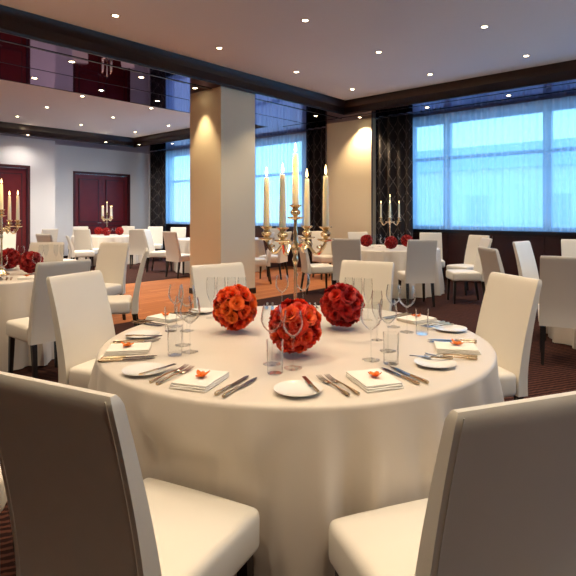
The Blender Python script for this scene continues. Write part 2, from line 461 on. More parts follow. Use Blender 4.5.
# ------------------------------------------------------------------ outside
g = finish('street_ground', boxes((-40, 30, YW+.6, 60, -8.1, -8.0)), M_GROUND, smooth=False); g['kind'] = 'structure'
def building(x0, x1, y0, y1, z1, roofh, label, cols, rows):
    b = empty('building', ((x0+x1)/2, y0, -8))
    cx = (x0+x1)/2
    part('wall', boxes((x0-cx, x1-cx, 0, y1-y0, 0, z1+8)), M_BLDG, b, smooth=False)
    bm = bmesh.new()
    pts = [(x0-cx-.4, -.4), (x1-cx+.4, -.4), (x1-cx+.4, y1-y0+.4), (x0-cx-.4, y1-y0+.4)]
    lo = [bm.verts.new((p[0], p[1], z1+8)) for p in pts]
    hi = [bm.verts.new((p[0]*.9, (y1-y0)/2 + (p[1]-(y1-y0)/2)*.35, z1+8+roofh)) for p in pts]
    for i in range(4): bm.faces.new((lo[i], lo[(i+1)%4], hi[(i+1)%4], hi[i]))
    bm.faces.new(hi); bm.faces.new(lo[::-1])
    part('roof', bm, M_ROOF, b, smooth=False)
    w0 = (x1-x0)/cols
    for i in range(cols):
        for j in range(rows):
            xx = x0-cx + w0*(i+.5); zz = 8 + z1 - 2.4 - j*3.1
            fr = part('window', boxes((xx-.75, xx+.75, -.06, .02, zz-.95, zz+.95)), M_BLDG, b, smooth=False)
            part('pane', boxes((xx-.65, xx+.65, -.09, -.06, zz-.85, zz+.85)), M_BWIN, fr, smooth=False)
    tag(b, label, 'building', kind=None)
building(-24, 26, 31, 44, 4.0, 2.0, 'pale long block with a grey roof across the street', 11, 3)

# ------------------------------------------------------------------ downlights
LAMP = {}
def downlight(x, y, z, label, power, spot=80, col=(1, .80, .57), tilt=None, light=True, rad=.02):
    if 'd' not in LAMP:
        t = empty('downlight')
        bm = bmesh.new(); lathe(bm, [(.034, .0), (.036, -.006), (.05, -.006), (.054, -.001), (.054, .0)], 20); part('trim_ring', bm, M_RING, t)
        bm = bmesh.new(); lathe(bm, [(0, -.004), (.030, -.004), (.034, -.001)], 16); part('lens', bm, M_LAMP, t)
        LAMP['d'] = t
    else: t = copy_tree(LAMP['d'])
    t.location = (x, y, z)
    tag(t, label, 'downlight', group='recessed downlights')
    if light:
        l = bpy.data.lights.new('spot', 'SPOT'); l.energy = power; l.spot_size = R(spot); l.spot_blend = .7
        l.color = col; l.shadow_soft_size = rad
        lo = bpy.data.objects.new('lamp_light', l); COL.objects.link(lo); lo.location = (x, y, z-.03)
PW = 92
GX = [-5.49, -3.95, -2.45, -.93, .6, 2.1]; GY = [.02, 1.56, 3.1, 4.64, 6.23, 7.77]
for i, x in enumerate(GX):
    for j, y in enumerate(GY):
        if y < 1 and x > .9: continue
        downlight(x, y, ZC, 'small warm recessed downlight in the raised ceiling over the near tables', PW*(.8 if x > -2 and y < 1.5 or x > 0 and y < 2 else 1), 95)
for i, x in enumerate([-12.87, -11.3, -9.72]):
    for j, y in enumerate([.15, 1.7, 3.25, 4.8, 6.32, 7.86]):
        downlight(x, y, ZC, 'small warm recessed downlight in the raised ceiling by the doors', 190, 110, col=(1, .88, .74))
for x, y, p in ((-6.73, 2.15, 40), (-6.73, 3.18, 40), (-6.73, 4.21, 40), (-7.95, 3.2, 40), (-7.93, 4.23, 40), (-7.93, 5.28, 40), (-6.70, 8.2, 60)):
    downlight(x, y, ZS, 'small warm downlight set in the mirror soffit beside the pillar', p, 80)
downlight((pxl+PX)/2, py0-.2, ZS, 'warm downlight in the soffit washing the pillar face', 110, 60, col=(1, .74, .42))
for k in range(6):
    x = -6.12 + 1.5*k + (.02 if k else 0)
    downlight(x, 8.93, ZS, 'small warm downlight in the mirror soffit along the windows', 190 if k == 0 else 35, 105 if k == 0 else 75, col=(1, .72, .42) if k == 0 else (1, .80, .57))
for x, y in ((-13.81, 5.4), (-13.55, 7.36), (-13.3, 8.25), (-12.4, 8.75)):
    downlight(x, y, ZS, 'small downlight in the soffit along the door wall', 32, 150, col=(1, .90, .80))

# ------------------------------------------------------------------ chairs
HB = .96
def back_mesh(hb=HB):
    bm = bmesh.new(); w0, w1 = .214, .208
    ring = []
    zs = [.335 + (hb-.045-.335)*i/11 for i in range(12)] + [hb-.022, hb-.007, hb]
    for z in zs:
        t = (z-.335)/(hb-.335)
        y = -.205 - .015*t - .118*max(0, (t-.12)/.88)**1.4
        th = .060 - .030*t; w = w0 + (w1-w0)*t
        bulge = .006
        k = max(0, (z-hb+.022)/.022)          # the cover rolls over a soft top edge
        y -= th*.25*k**2; th *= 1-.5*k**2; w -= .007*k**2; bulge *= 1-k
        ring.append([bm.verts.new(p) for p in ((-w, y, z), (w, y, z), (w, y-th, z), (0, y-th-bulge, z), (-w, y-th, z))])
    for a, b in zip(ring, ring[1:]):
        for i in range(5):
            j = (i+1) % 5; bm.faces.new((a[i], a[j], b[j], b[i]))
    bm.faces.new(ring[0][::-1]); bm.faces.new(ring[-1])
    es = [e for e in bm.edges if len(e.link_faces) == 2 and e.calc_face_angle(0) > R(45)]
    bmesh.ops.bevel(bm, geom=es, offset=.011, segments=4, profile=.5, affect='EDGES', clamp_overlap=True)
    return bm
def seat_mesh():
    bm = bmesh.new()
    n = 8; top = []
    xs = [-.218+.436*i/n for i in range(n+1)]; ys = [-.20+.41*i/n for i in range(n+1)]
    def zt(x, y): return .464 + .018*(1-(x/.218)**2)*(1-((y-.005)/.205)**2) 
    T = [[bm.verts.new((x*(1+.02*(y+.2)), y, zt(x, y))) for y in ys] for x in xs]
    B = [[bm.verts.new((x*(1+.02*(y+.2)), y, .335)) for y in ys] for x in xs]
    for i in range(n):
        for j in range(n):
            bm.faces.new((T[i][j], T[i+1][j], T[i+1][j+1], T[i][j+1])); bm.faces.new((B[i][j], B[i][j+1], B[i+1][j+1], B[i+1][j]))
        bm.faces.new((T[i][0], B[i][0], B[i+1][0], T[i+1][0])); bm.faces.new((T[i][n], T[i+1][n], B[i+1][n], B[i][n]))
        bm.faces.new((T[0][i], T[0][i+1], B[0][i+1], B[0][i])); bm.faces.new((T[n][i], B[n][i], B[n][i+1], T[n][i+1]))
    bmesh.ops.recalc_face_normals(bm, faces=bm.faces)
    es = [e for e in bm.edges if len(e.link_faces) == 2 and e.calc_face_angle(0) > R(50)]
    bmesh.ops.bevel(bm, geom=es, offset=.028, segments=4, profile=.5, affect='EDGES', clamp_overlap=True)
    return bm
def leg_mesh(sx, sy):
    bm = bmesh.new()
    x, y = sx*.18, (.17 if sy > 0 else -.225)
    dx, dy = sx*.008, (.01 if sy > 0 else -.055)
    a = [bm.verts.new((x+u*.019, y+v*.019, .36)) for u, v in ((-1,-1),(1,-1),(1,1),(-1,1))]
    b = [bm.verts.new((x+dx+u*.013, y+dy+v*.013, 0)) for u, v in ((-1,-1),(1,-1),(1,1),(-1,1))]
    for i in range(4): bm.faces.new((a[i], a[(i+1)%4], b[(i+1)%4], b[i]))
    bm.faces.new(a[::-1]); bm.faces.new(b)
    bevel(bm, .003, 1)
    return bm
def make_chair(hb=HB):
    t = empty('dining_chair')
    part('seat', seat_mesh(), M_FAB, t)
    b = part('backrest', back_mesh(hb), M_FAB, t)
    for sd in (-1, 1):                                      # seam lines down the rear corners of the cover
        bm = bmesh.new()
        tube(bm, [(sd*(.199-.006*t), -.205-.015*t-.118*max(0, (t-.12)/.88)**1.4-(.060-.030*t)-.0012, .335+(hb-.335)*t) for t in [i/12 for i in range(12)]+[.985]], .0016, 5)
        part('seam', bm, M_FAB, b)
    for sx in (-1, 1):
        for sy in (-1, 1): part('leg', leg_mesh(sx, sy), M_LEG, t)
    return t
TOPY = -.338 - .015            # where the middle of the backrest's top edge is, along the chair's depth
CHAIRS = {}
SEATS = []
def chair_o(x, d, phi, label, group=None, hb=HB, push=True):
    "x, d: the chair's own origin (middle of the seat) aside and ahead"
    if hb not in CHAIRS: t = CHAIRS[hb] = make_chair(hb)
    else: t = copy_tree(CHAIRS[hb])
    rz = face(phi); p = world(x, d)
    f = Vector((-math.sin(rz), math.cos(rz), 0)); r = Vector((math.cos(rz), math.sin(rz), 0))
    if push:
        for (tx, td, Rr) in TABLES.values():
            c = world(tx, td)
            for _ in range(60):
                near = min((p + r*a + f*b - c).length for a in (-.22, -.11, 0, .11, .22) for b in (-.36, -.2, -.06, .08, .215))
                if near > Rr + .075: break
                p += (p - c).normalized()*.02
    SEATS.append((p, f, r))
    t.location = (p.x, p.y, 0); t.rotation_euler = (0, 0, rz)
    tag(t, label, 'chair', group)
    return t
def chair(px, d, phi, label, group=None, **k):
    "px: pixel column of the middle of the backrest top, d: its distance ahead"
    q = R(phi); x = (px-CX)/FPX*d
    return chair_o(x - math.sin(q)*TOPY, d - math.cos(q)*TOPY, phi, label, group, **k)
TABLES = {'m': (-.005, 2.43, .874), 'd': (-3.06, 5.0, .90), 'dd': (-5.15, 14.0, .88), 'p': (-1.84, 12.3, 1.0), 'w': (1.53, 8.95, .88), 'e': (3.62, 5.35, .92)}
def chairx(x, d, *a, **k): return chair(CX+FPX*x/d, d, *a, **k)
G = 'slipcovered dining chairs'
chair_o(-.392, 1.435, 26, 'big cream slipcovered chair seen from behind at the front, on the door side', G, push=False)
chair_o(.356, 1.35, -20, 'big cream slipcovered chair seen from behind at the front, on the window side', G, push=False)
chair_o(-1.025, 3.03, 111, 'white slipcovered chair at the near table, pulled up on its door side', G, push=False)
chair_o(-.365, 3.47, 142, 'white chair behind the near table in front of the pillar', G, push=False)
chair_o(.36, 3.66, -151, 'cream chair behind the near table beside the deep red rose ball', G)
chair_o(.93, 2.945, -106, 'tall cream chair at the window side of the near table', G, push=False)
chairx(-1.56, 1.72, 72, 'white chair of which only the seat edge shows at the picture edge', G)
chair(65, 4.0, -50, 'white chair drawn away from the door-side table, back turned to the near table', G)
chair(47.5, 6.6, 176, 'cream chair behind the door-side table with tall glasses before it', G)
chair(115, 6.6, 196, 'cream chair facing the camera, beside the door-side table', G)
chair(145, 5.36, -106, 'white chair seen edge-on in the aisle before the amber floor', G)
chair(43, 9.4, 30, 'grey-shaded chair in front of the white wall between the doors', G)
chair(50.5, 12.6, -60, 'tan chair against the white wall between the two doors', G)
chair(5, 10.6, 165, 'bright white chair in front of the dark door at the picture edge', G)
chair(85.5, 12.7, 8, 'tan chair seen from behind at the table before the double door', G)
chair(81.5, 15.0, 170, 'pale chair behind the table before the double door, toward its hinge side', G)
chair(124.5, 15.2, 190, 'pale chair behind the table before the double door, toward the corner drape', G)
chair(138, 12.5, -12, 'taupe chair seen from behind at the double-door table, nearer the pillar', G)
chair(67, 11.9, 60, 'low-backed chair with cream seat beside the white wall corner', G, hb=.82)
chair(169, 10.7, 38, 'tan chair turned away, just beside the pillar on its door side', G)
chair(153.5, 12.0, 92, 'slim white chair seen edge-on under the corner drape', G)
chair(178.5, 14.2, 180, 'pale lilac chair under the pillar window, half behind the pillar', G)
chair(155.5, 15.0, 170, 'pale chair in the corner under the dark drape', G)
chair(274, 10.0, -98, 'white chair just past the pillar, seen from its bright side', G)
chair(288, 10.6, -70, 'white chair behind the tall candles, below the drape', G)
chair(264, 12.9, 185, 'pale chair under the pillar window next to the pillar edge', G)
chair(304, 8.7, 76, 'beige chair seen from its side behind the big candelabrum', G)
chair(320, 11.0, 160, 'bluish white chair facing the camera below the cream pier', G)
chair(422.5, 7.3, -4, 'taupe chair seen squarely from behind at the table under the wide window', G)
chair(346, 7.6, 14, 'taupe chair seen from behind, in front of the cream pier', G)
chair(360, 10.3, 165, 'pale chair facing the camera behind the window table, before the pier', G)
chair(428, 10.05, 190, 'pale chair behind the window table, in front of the sheer curtain', G)
chair(467, 8.9, -120, 'white chair at the end of the window table, facing it', G)
chair(487, 7.8, -88, 'white chair in profile at the window table, dark legs showing', G)
chair(567, 4.42, 24, 'taupe chair seen from behind cut by the picture edge near the windows', G)
chair(521, 6.86, 140, 'white chair under the wide window facing the camera, leaning back', G)
chair(577, 7.4, 195, 'white chair at the picture edge in front of the dark wainscot', G)
chair(493, 5.55, 84, 'small grey-brown chair back just behind the tall cream chair', G)

# ------------------------------------------------------------------ tables and cloths
HT = .74
def cloth_mesh(Rr, seed, folds=27, n=176, c=None):
    rnd = random.Random(seed); bm = bmesh.new()
    ph = [rnd.uniform(0, 2*PI) for _ in range(5)]
    def fold(t):
        return (.55*math.sin(folds*t+ph[0]+.8*math.sin(3*t+ph[1])) + .45*math.sin((folds*.5//1)*t+ph[2]+1.1*math.sin(2*t+ph[3])) + .25*math.sin((folds*1.7//1)*t+ph[4]))
    lim = []
    for i in range(n):                                   # a chair seat pushed under the rim presses the cloth in
        a = 2*PI*i/n; u = Vector((math.cos(a), math.sin(a), 0)); m_ = 9.
        for (p, f, r) in SEATS:
            if (p-c).length > Rr + .6: continue
            q = .5
            while q < Rr + .09:
                w_ = c + u*q - p
                if abs(w_.dot(r)) < .245 and -.4 < w_.dot(f) < .24: m_ = min(m_, q-.01); break
                q += .01
        lim.append(m_)
    for _ in range(3):
        lim = [min(lim[i], min(lim[i-1], lim[(i+1) % n]) + .02) for i in range(n)]
    rings = [[bm.verts.new((0, 0, HT+.004))]]
    for f in (.3, .6, .85, .97):
        rings.append([bm.verts.new((Rr*f*math.cos(2*PI*i/n), Rr*f*math.sin(2*PI*i/n), HT+.004)) for i in range(n)])
    for k in range(1, 5):
        a = PI/2*k/4; rr = Rr-.018+.018*math.sin(a); z = HT+.004-.018+.018*math.cos(a)
        rings.append([bm.verts.new((rr*math.cos(2*PI*i/n), rr*math.sin(2*PI*i/n), z)) for i in range(n)])
    m = 12
    for k in range(1, m+1):
        s = k/m; z = (HT-.014)*(1-s) + .012*s
        ring = []
        for i in range(n):
            t = 2*PI*i/n
            rr = Rr + .002 + .045*s + .070*fold(t)*min(1, s*1.15)**.75 
            k_ = min(1, max(0, (HT-z)/.20)); k_ = k_*k_*(3-2*k_)
            rr = min(rr, Rr + .12 + (lim[i]-Rr-.12)*k_) if lim[i] < 9 else rr
            ring.append(bm.verts.new((rr*math.cos(t), rr*math.sin(t), z)))
        rings.append(ring)
    for a, b in zip(rings, rings[1:]):
        for i in range(n):
            j = (i+1) % n
            if len(a) == 1: bm.faces.new((a[0], b[i], b[j]))
            else: bm.faces.new((a[i], b[i], b[j], a[j]))
    return bm
def table(key, seed, where, n=176):
    x, d, Rr = TABLES[key]; c = world(x, d)
    t = empty('round_table', (c.x, c.y, 0))
    bm = bmesh.new(); lathe(bm, [(0, HT-.03), (Rr-.03, HT-.03), (Rr-.025, HT-.024), (Rr-.025, HT), (0, HT)], 48); part('tabletop', bm, M_TBL, t)
    bm = bmesh.new(); lathe(bm, [(0, 0), (.33, 0), (.33, .02), (.08, .06), (.045, .12), (.045, HT-.06), (.2, HT-.03)], 24); part('pedestal', bm, M_TBL, t)
    tag(t, 'round table under the cloth ' + where, 'table', 'round banquet tables')
    o = finish('tablecloth', cloth_mesh(Rr, seed, n=n, c=c), M_CLOTH, smooth=True, ang=60)
    o.location = (c.x, c.y, 0)
    tag(o, 'white floor-length round tablecloth ' + where, 'tablecloth', 'round tablecloths')
    return c
TM = table('m', 11, 'of the big table at the front', n=264)
T2 = table('d', 12, 'of the table on the door side of the aisle')
T3 = table('dd', 13, 'of the table before the dark red double door')
T4 = table('p', 14, 'of the table half hidden by the pillar')
T6 = table('w', 15, 'of the table with candelabrum below the dark drape')
T7 = table('e', 16, 'of the table at the picture edge by the wide window')
TZ = HT + .005

# ------------------------------------------------------------------ rose balls
def rose_mesh(seed, s=1.):
    rnd = random.Random(seed); bm = bmesh.new()
    rings = [(3, .004, .010, .030, .033, .2), (4, .009, .017, .024, .031, .5), (5, .014, .026, .016, .028, .7), (6, .018, .034, .008, .022, .8)]
    for k, (n, r0, r1, z0, z1, cur) in enumerate(rings):
        off = rnd.uniform(0, 2*PI)
        for i in range(n):
            th = off + 2*PI*i/n + rnd.uniform(-.15, .15); wd = 2*PI/n*.72
            jz = rnd.uniform(-.002, .002); jr = rnd.uniform(.92, 1.1)
            V = []
            for a in range(4):
                u = -1 + 2*a/3
                row = []
                for b in range(4):
                    v = b/3
                    sh = 1 - .25*u*u*v
                    rr = (r0*.6 + (r1*jr-r0*.6)*(v**(.6+cur*.6)))*(1 - .10*abs(u)*v)
                    zz = (z0*.25 + (z1-z0*.25)*(v**.8) + jz)*sh + (-.004*cur if b == 3 else 0)
                    aa = th + u*wd*(.55+.45*v**.5)*(1 - .18*v*v)
                    row.append(bm.verts.new((rr*math.cos(aa)*s, rr*math.sin(aa)*s, zz*s)))
                V.append(row)
            for a in range(3):
                for b in range(3): bm.faces.new((V[a][b], V[a+1][b], V[a+1][b+1], V[a][b+1]))
    return bm
ROSES = {}
def rose_ball(c, rad, mat, label, n=40, seed=0, merged=False, group='red rose balls'):
    rnd = random.Random(seed)
    t = empty('rose_ball', (c.x, c.y, c.z))
    tag(t, label, 'flower arrangement', group)
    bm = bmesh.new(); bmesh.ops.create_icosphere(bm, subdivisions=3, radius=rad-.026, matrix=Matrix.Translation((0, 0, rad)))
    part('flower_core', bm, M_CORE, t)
    key = mat.name
    if key not in ROSES:
        ROSES[key] = []
        for k in range(4):
            bm = rose_mesh(100+k); me = bpy.data.meshes.new('rose'); bm.to_mesh(me); bm.free()
            me.materials.append(mat); me.polygons.foreach_set('use_smooth', [True]*len(me.polygons))
            ROSES[key].append(me)
    ga = PI*(3-math.sqrt(5)); big = bmesh.new() if merged else None
    for i in range(n):
        z = 1-2*(i+.5)/n; r = math.sqrt(1-z*z); th = ga*i + seed
        dv = Vector((r*math.cos(th), r*math.sin(th), z)) + Vector((rnd.uniform(-.08, .08), rnd.uniform(-.08, .08), rnd.uniform(-.08, .08)))
        dv.normalize()
        s = rnd.uniform(1.0, 1.22)*rad/.11
        p = dv*(rad - .030*s + rnd.uniform(-.004, .003)) + Vector((0, 0, rad))
        if p.z - 0 < .018 and dv.z < -.85: continue
        q = Vector((0, 0, 1)).rotation_difference(dv) @ Quaternion((0, 0, 1), rnd.uniform(0, 6.28))
        if merged:
            me = ROSES[key][i % 4]; b0 = bmesh.new(); b0.from_mesh(me)
            bmesh.ops.transform(b0, matrix=Matrix.LocRotScale(p, q, (s, s, s)), verts=b0.verts)
            tmp = bpy.data.meshes.new('t'); b0.to_mesh(tmp); b0.free(); big.from_mesh(tmp); bpy.data.meshes.remove(tmp)
        else:
            o = bpy.data.objects.new('rose', ROSES[key][i % 4]); COL.objects.link(o)
            o.rotation_mode = 'QUATERNION'; o.rotation_quaternion = q; o.location = p; o.scale = (s, s, s); kid(o, t)
    if merged: part('rose_blooms', big, mat, t)
    return t
def ball_at(px, py, dpx, *a, **k):
    "px, py: middle of the ball, dpx: its width, in the view"
    rad = .111; z = TZ + rad
    p = at(px, py, z); p.z = TZ+.008
    return rose_ball(p, rad, *a, **k)
def ball_d(px, d, *a, **k):
    p = atd(px, d); p.z = TZ+.010
    return rose_ball(p, *a, **k)
ball_at(295, 328, 54, M_ROSE_M, 'red-orange rose ball at the front of the near table centrepiece', seed=1)
ball_at(235, 309, 46, M_ROSE_O, 'orange-red rose ball in front of the white chair by the pillar', seed=2)
ball_at(342, 306.5, 45, M_ROSE_R, 'deep red rose ball in front of the cream chair on the near table', seed=3)
def tri(center, rows):
    for (dx, dd, rad, lab, sd, n, mg) in rows:
        p = center + world(dx, dd) ; p.z = TZ
        rose_ball(p, rad, M_ROSE_R, lab, n=n, seed=sd, merged=mg)
ball_d(31, 4.95, .108, M_ROSE_F, 'red rose ball behind the wine glass on the door-side table', n=40, seed=4)
ball_d(9, 5.35, .108, M_ROSE_F, 'red rose ball beside the candelabrum on the door-side table', n=40, seed=5)
for px, d, lab, sd in ((366.5, 8.95, 'small red rose ball on the window table, on the pier side', 6), (391, 8.35, 'small red rose ball at the middle front of the window table', 7), (407, 8.95, 'small red rose ball on the window table beside the taupe chair', 8)):
    ball_d(px, d, .108, M_ROSE_F, lab, n=44, seed=sd, merged=True)
for px, d, lab, sd in ((98.5, 14.1, 'tiny red rose ball beside the tan chair at the double-door table', 9), (106.5, 13.6, 'tiny red rose ball under the small candelabrum', 10), (119.5, 13.9, 'tiny red rose ball on the corner side of the double-door table', 12)):
    ball_d(px, d, .11, M_ROSE_F, lab, n=40, seed=sd, merged=True)

# ------------------------------------------------------------------ candelabra and candles
def cup_prof(s=1.):
    return [(q*1.3, z) for q, z in [(0, 0), (.012, 0), (.010, .006), (.007, .010), (.010, .016), (.017, .022), (.019, .032), (.014, .040), (.010, .046), (.013, .052), (.020, .058), (.023, .063), (.022, .066), (.0125, .066), (.0122, .055), (0, .055)]]
def pan_prof(r=.033):
    return [(0, -.004), (.012, -.004), (r*.8, .000), (r, .006), (r, .009), (r*.75, .004), (.008, .002), (0, .002)]
ARM_R, ARM_A = .150, R(-22)
Z_ARM, Z_PAN, Z_CUP, Z_MID = .425, .452, .455, .565        # heights above the cloth
def make_candelabrum():
    t = empty('candelabrum')
    bm = bmesh.new(); lathe(bm, [(0, 0), (.068, 0), (.072, .005), (.068, .012), (.052, .020), (.046, .030), (.030, .040), (.018, .055), (.014, .070), (0, .072)], 32); part('base', bm, M_CANDEL, t)
    bm = bmesh.new(); lathe(bm, [(0, .06), (.012, .068), (.015, .085), (.009, .10), (.0075, .14), (.0085, .24), (.0075, .33), (.010, .345), (.015, .36), (.011, .375), (.010, .385), (.016, .40), (.019, .42), (.016, .44), (.011, .455), (.009, .47), (.012, .485), (.009, .50), (.0075, .53), (.010, .555), (0, .56)], 24); part('stem', bm, M_CANDEL, t)
    bm = bmesh.new(); lathe(bm, pan_prof(.040), 24, (0, 0, Z_MID-.012)); lathe(bm, cup_prof(), 20, (0, 0, Z_MID-.012)); part('candle_cup', bm, M_CANDEL, t)
    for k in range(4):
        a = ARM_A + k*PI/2; c, s = math.cos(a), math.sin(a)
        pts = []
        for i in range(17):
            u = i/16; r = .018 + (ARM_R-.018)*u
            z = .425 + .020*math.sin(u*2*PI*.95)*(1-u*.2) - .048*math.sin(PI*u)**1.2*u*1.3 + .022*u
            pts.append((r*c, r*s, z))
        bm = bmesh.new(); tube(bm, pts, [.0092-.002*abs(math.sin(PI*i/16)) for i in range(17)], 8)
        # scroll under the arm
        sp = []
        for i in range(15):
            q = i/14*2.4*PI; rr = .020*(1-i/18)
            r = .062 + rr*math.cos(q); sp.append((r*c, r*s, .432 + rr*math.sin(q)))
        tube(bm, sp, .0045, 6)
        sp = []
        for i in range(11):
            q = PI*.9 + i/10*1.9*PI; rr = .013*(1-i/16)
            r = .122 + rr*math.cos(q); sp.append((r*c, r*s, .425 + rr*math.sin(q)))
        tube(bm, sp, .0042, 6)
        arm = part('arm', bm, M_CANDEL, t)
        bm = bmesh.new(); lathe(bm, [(0, -.022), (.004, -.020), (.006, -.014), (.004, -.008), (.011, -.003)], 14, (ARM_R*c, ARM_R*s, Z_PAN))
        lathe(bm, pan_prof(.040), 22, (ARM_R*c, ARM_R*s, Z_PAN)); lathe(bm, cup_prof(), 18, (ARM_R*c, ARM_R*s, Z_PAN)); part('candle_cup', bm, M_CANDEL, arm)
    return t
def make_candle(h):
    t = empty('candle')
    bm = bmesh.new(); lathe(bm, [(0, 0), (.0155, 0), (.0152, h*.3), (.0128, h*.8), (.0112, h-.004), (.009, h), (0, h-.002)], 16); part('wax', bm, M_WAX, t)
    bm = bmesh.new(); tube(bm, [(0, 0, h-.004), (.0005, 0, h+.008)], .0010, 6); part('wick', bm, M_WICK, t)
    bm = bmesh.new(); lathe(bm, [(0, h+.004), (.0040, h+.010), (.0058, h+.018), (.0048, h+.030), (.0024, h+.042), (0, h+.052)], 10); part('flame', bm, M_FLAME, t)
    return t
CB = {}
def candelabrum(c, rot, lab, clab, power):
    if 'c' not in CB: t = CB['c'] = make_candelabrum()
    else: t = copy_tree(CB['c'])
    t.location = (c.x, c.y, TZ); t.rotation_euler = (0, 0, YAW + rot)
    tag(t, lab, 'candelabrum', 'candelabra')
    for k in range(5):
        h = .25 if k == 4 else .243
        if h not in CB: o = CB[h] = make_candle(h)
        else: o = copy_tree(CB[h])
        if k == 4: p = Vector((c.x, c.y, TZ + Z_MID-.012+.0555))
        else:
            a = YAW + rot + ARM_A + k*PI/2
            p = Vector((c.x + ARM_R*math.cos(a), c.y + ARM_R*math.sin(a), TZ + Z_PAN+.0555))
        o.location = p
        pos = {0: 'arm beside the pier', 1: 'arm behind the stem', 2: 'arm next to the pillar', 3: 'arm in front of the stem', 4: 'tall middle cup'}[k]
        tag(o, 'lit taper candle in the %s of the %s' % (pos, clab), 'candle', 'taper candles of the ' + clab)
        if power:
            l = bpy.data.lights.new('flame', 'POINT'); l.energy = power; l.color = (1, .6, .25); l.shadow_soft_size = .01
            lo = bpy.data.objects.new('flame_light', l); COL.objects.link(lo); lo.location = p + Vector((0, 0, h+.075))
    return t
candelabrum(world(-.012, 2.44), 0, 'gilt silver five-arm candelabrum standing on the near table', 'near candelabrum', 1.2)
candelabrum(atd(1.5, 4.9), R(25), 'gilt candelabrum cut by the picture edge on the door-side table', 'edge candelabrum', 1.0)
candelabrum(atd(390, 8.75), R(10), 'slim candelabrum in front of the dark drape on the window table', 'drape candelabrum', 0)
candelabrum(atd(107, 13.9), R(5), 'small distant candelabrum in front of the dark red double door', 'double-door candelabrum', 0)

# ------------------------------------------------------------------ glassware
def wall_profile(outer, th):
    inner = [(max(r-th, 0), z) for r, z in reversed(outer)]
    return outer + inner
def make_wine(h, rb, name='wine_glass'):
    t = empty(name)
    hb = h*.46; zs = h-hb                     # bowl height, stem top
    bm = bmesh.new(); lathe(bm, [(0, .0), (.034, .0), (.035, .0015), (.030, .003), (.012, .006), (.005, .010)], 28); part('foot', bm, M_GLASS, t)
    bm = bmesh.new(); lathe(bm, [(.005, .010), (.0036, .02), (.0032, zs*.6), (.0036, zs*.85), (.006, zs)], 14); part('stem', bm, M_GLASS, t)
    out = [(.004, zs-.004), (rb*.45, zs+hb*.06), (rb*.78, zs+hb*.20), (rb*.97, zs+hb*.38), (rb, zs+hb*.48), (rb*.97, zs+hb*.65), (rb*.86, zs+hb*.88), (rb*.80, h)]
    bm = bmesh.new(); lathe(bm, out + [(rb*.80-.0012, h)] + [(max(r-.0013, .001), z+.001) for r, z in reversed(out[:-1])], 30); part('bowl', bm, M_GLASS, t)
    return t
def make_flute(h):
    t = empty('champagne_flute')
    zs = h*.42; rb = .026; hb = h-zs
    bm = bmesh.new(); lathe(bm, [(0, .0), (.0255, .0), (.026, .0015), (.022, .003), (.010, .006), (.0045, .010)], 26); part('foot', bm, M_GLASS, t)
    bm = bmesh.new(); lathe(bm, [(.0045, .010), (.0034, .02), (.0030, zs*.6), (.005, zs)], 14); part('stem', bm, M_GLASS, t)
    out = [(.004, zs-.003), (rb*.5, zs+hb*.10), (rb*.85, zs+hb*.30), (rb, zs+hb*.55), (rb*.95, zs+hb*.8), (rb*.86, h)]
    bm = bmesh.new(); lathe(bm, out + [(rb*.86-.0012, h)] + [(max(r-.0013, .001), z+.001) for r, z in reversed(out[:-1])], 26); part('bowl', bm, M_GLASS, t)
    return t
def make_tumbler():
    out = [(0, 0), (.027, 0), (.029, .002), (.0315, .12)]
    bm = bmesh.new(); lathe(bm, out + [(.030, .12), (.0275, .012), (0, .010)], 28)
    o = finish('tumbler_glass', bm, M_GLASS); return o
GL = {}
def glass(kind, px, py, label):
    if kind not in GL:
        GL[kind] = {'wine': lambda: make_wine(.215, .039), 'red': lambda: make_wine(.225, .043), 'flute': lambda: make_flute(.225), 'tumbler': make_tumbler}[kind]()
        o = GL[kind]
    else: o = copy_tree(GL[kind])
    p = at(px, py, TZ); o.location = p
    o.rotation_euler = (0, 0, (px*1.7) % 6)
    tag(o, label, 'glass', {'wine': 'wine glasses', 'red': 'wine glasses', 'flute': 'champagne flutes', 'tumbler': 'water tumblers'}[kind])
    return o
glass('wine', 293, 368, 'wine glass standing squarely before the front rose ball')
glass('red', 272, 364, 'larger wine glass overlapping the door side of the front rose ball')
glass('tumbler', 275, 373, 'water tumbler with reddish reflection before the front wine glasses')
glass('red', 190, 352, 'large wine glass beside the tumbler on the door side of the near table')
glass('wine', 183, 345, 'wine glass just behind the large one on the door side')
glass('tumbler', 175, 355, 'water tumbler beside the folded napkin on the door side of the near table')
glass('wine', 176, 326.5, 'wine glass against the amber floor at the back door-side place')
glass('red', 187, 331, 'tall wine glass at the back door-side place before the pillar')
glass('tumbler', 171, 331, 'water tumbler in front of the back door-side napkin')
glass('red', 371, 360, 'large wine glass alone before the deep red rose ball')
glass('wine', 388, 351, 'wine glass behind the tumbler on the window side')
glass('tumbler', 391, 364, 'water tumbler above the crossed knives at the front window-side place')
glass('red', 407, 332, 'large wine glass next to the back window-side napkin')
glass('wine', 393.5, 327, 'wine glass beside the large one at the back window-side place')
glass('tumbler', 422, 334, 'water tumbler above the side plate at the back window-side place')
glass('flute', 377, 340, 'champagne flute in front of the cream chair, before the other flutes')
for i, px in enumerate((349, 358, 368)):
    glass('flute', px, 318 + i, 'champagne flute %s before the cream chair back' % ('next to the deep red roses', 'in the middle of three', 'at the chair edge')[i])
for i, px in enumerate((211, 221, 231.5, 242)):
    glass('flute', px, 318, 'champagne flute %s before the white chair by the pillar' % ('toward the aisle', 'half behind the orange roses', 'behind the orange rose ball', 'at the pillar edge')[i])
glass('wine', 282, 312, 'wine glass beside the candelabrum stem, on its pillar side')
glass('red', 303, 311, 'wine glass beside the candelabrum stem, on its pier side')
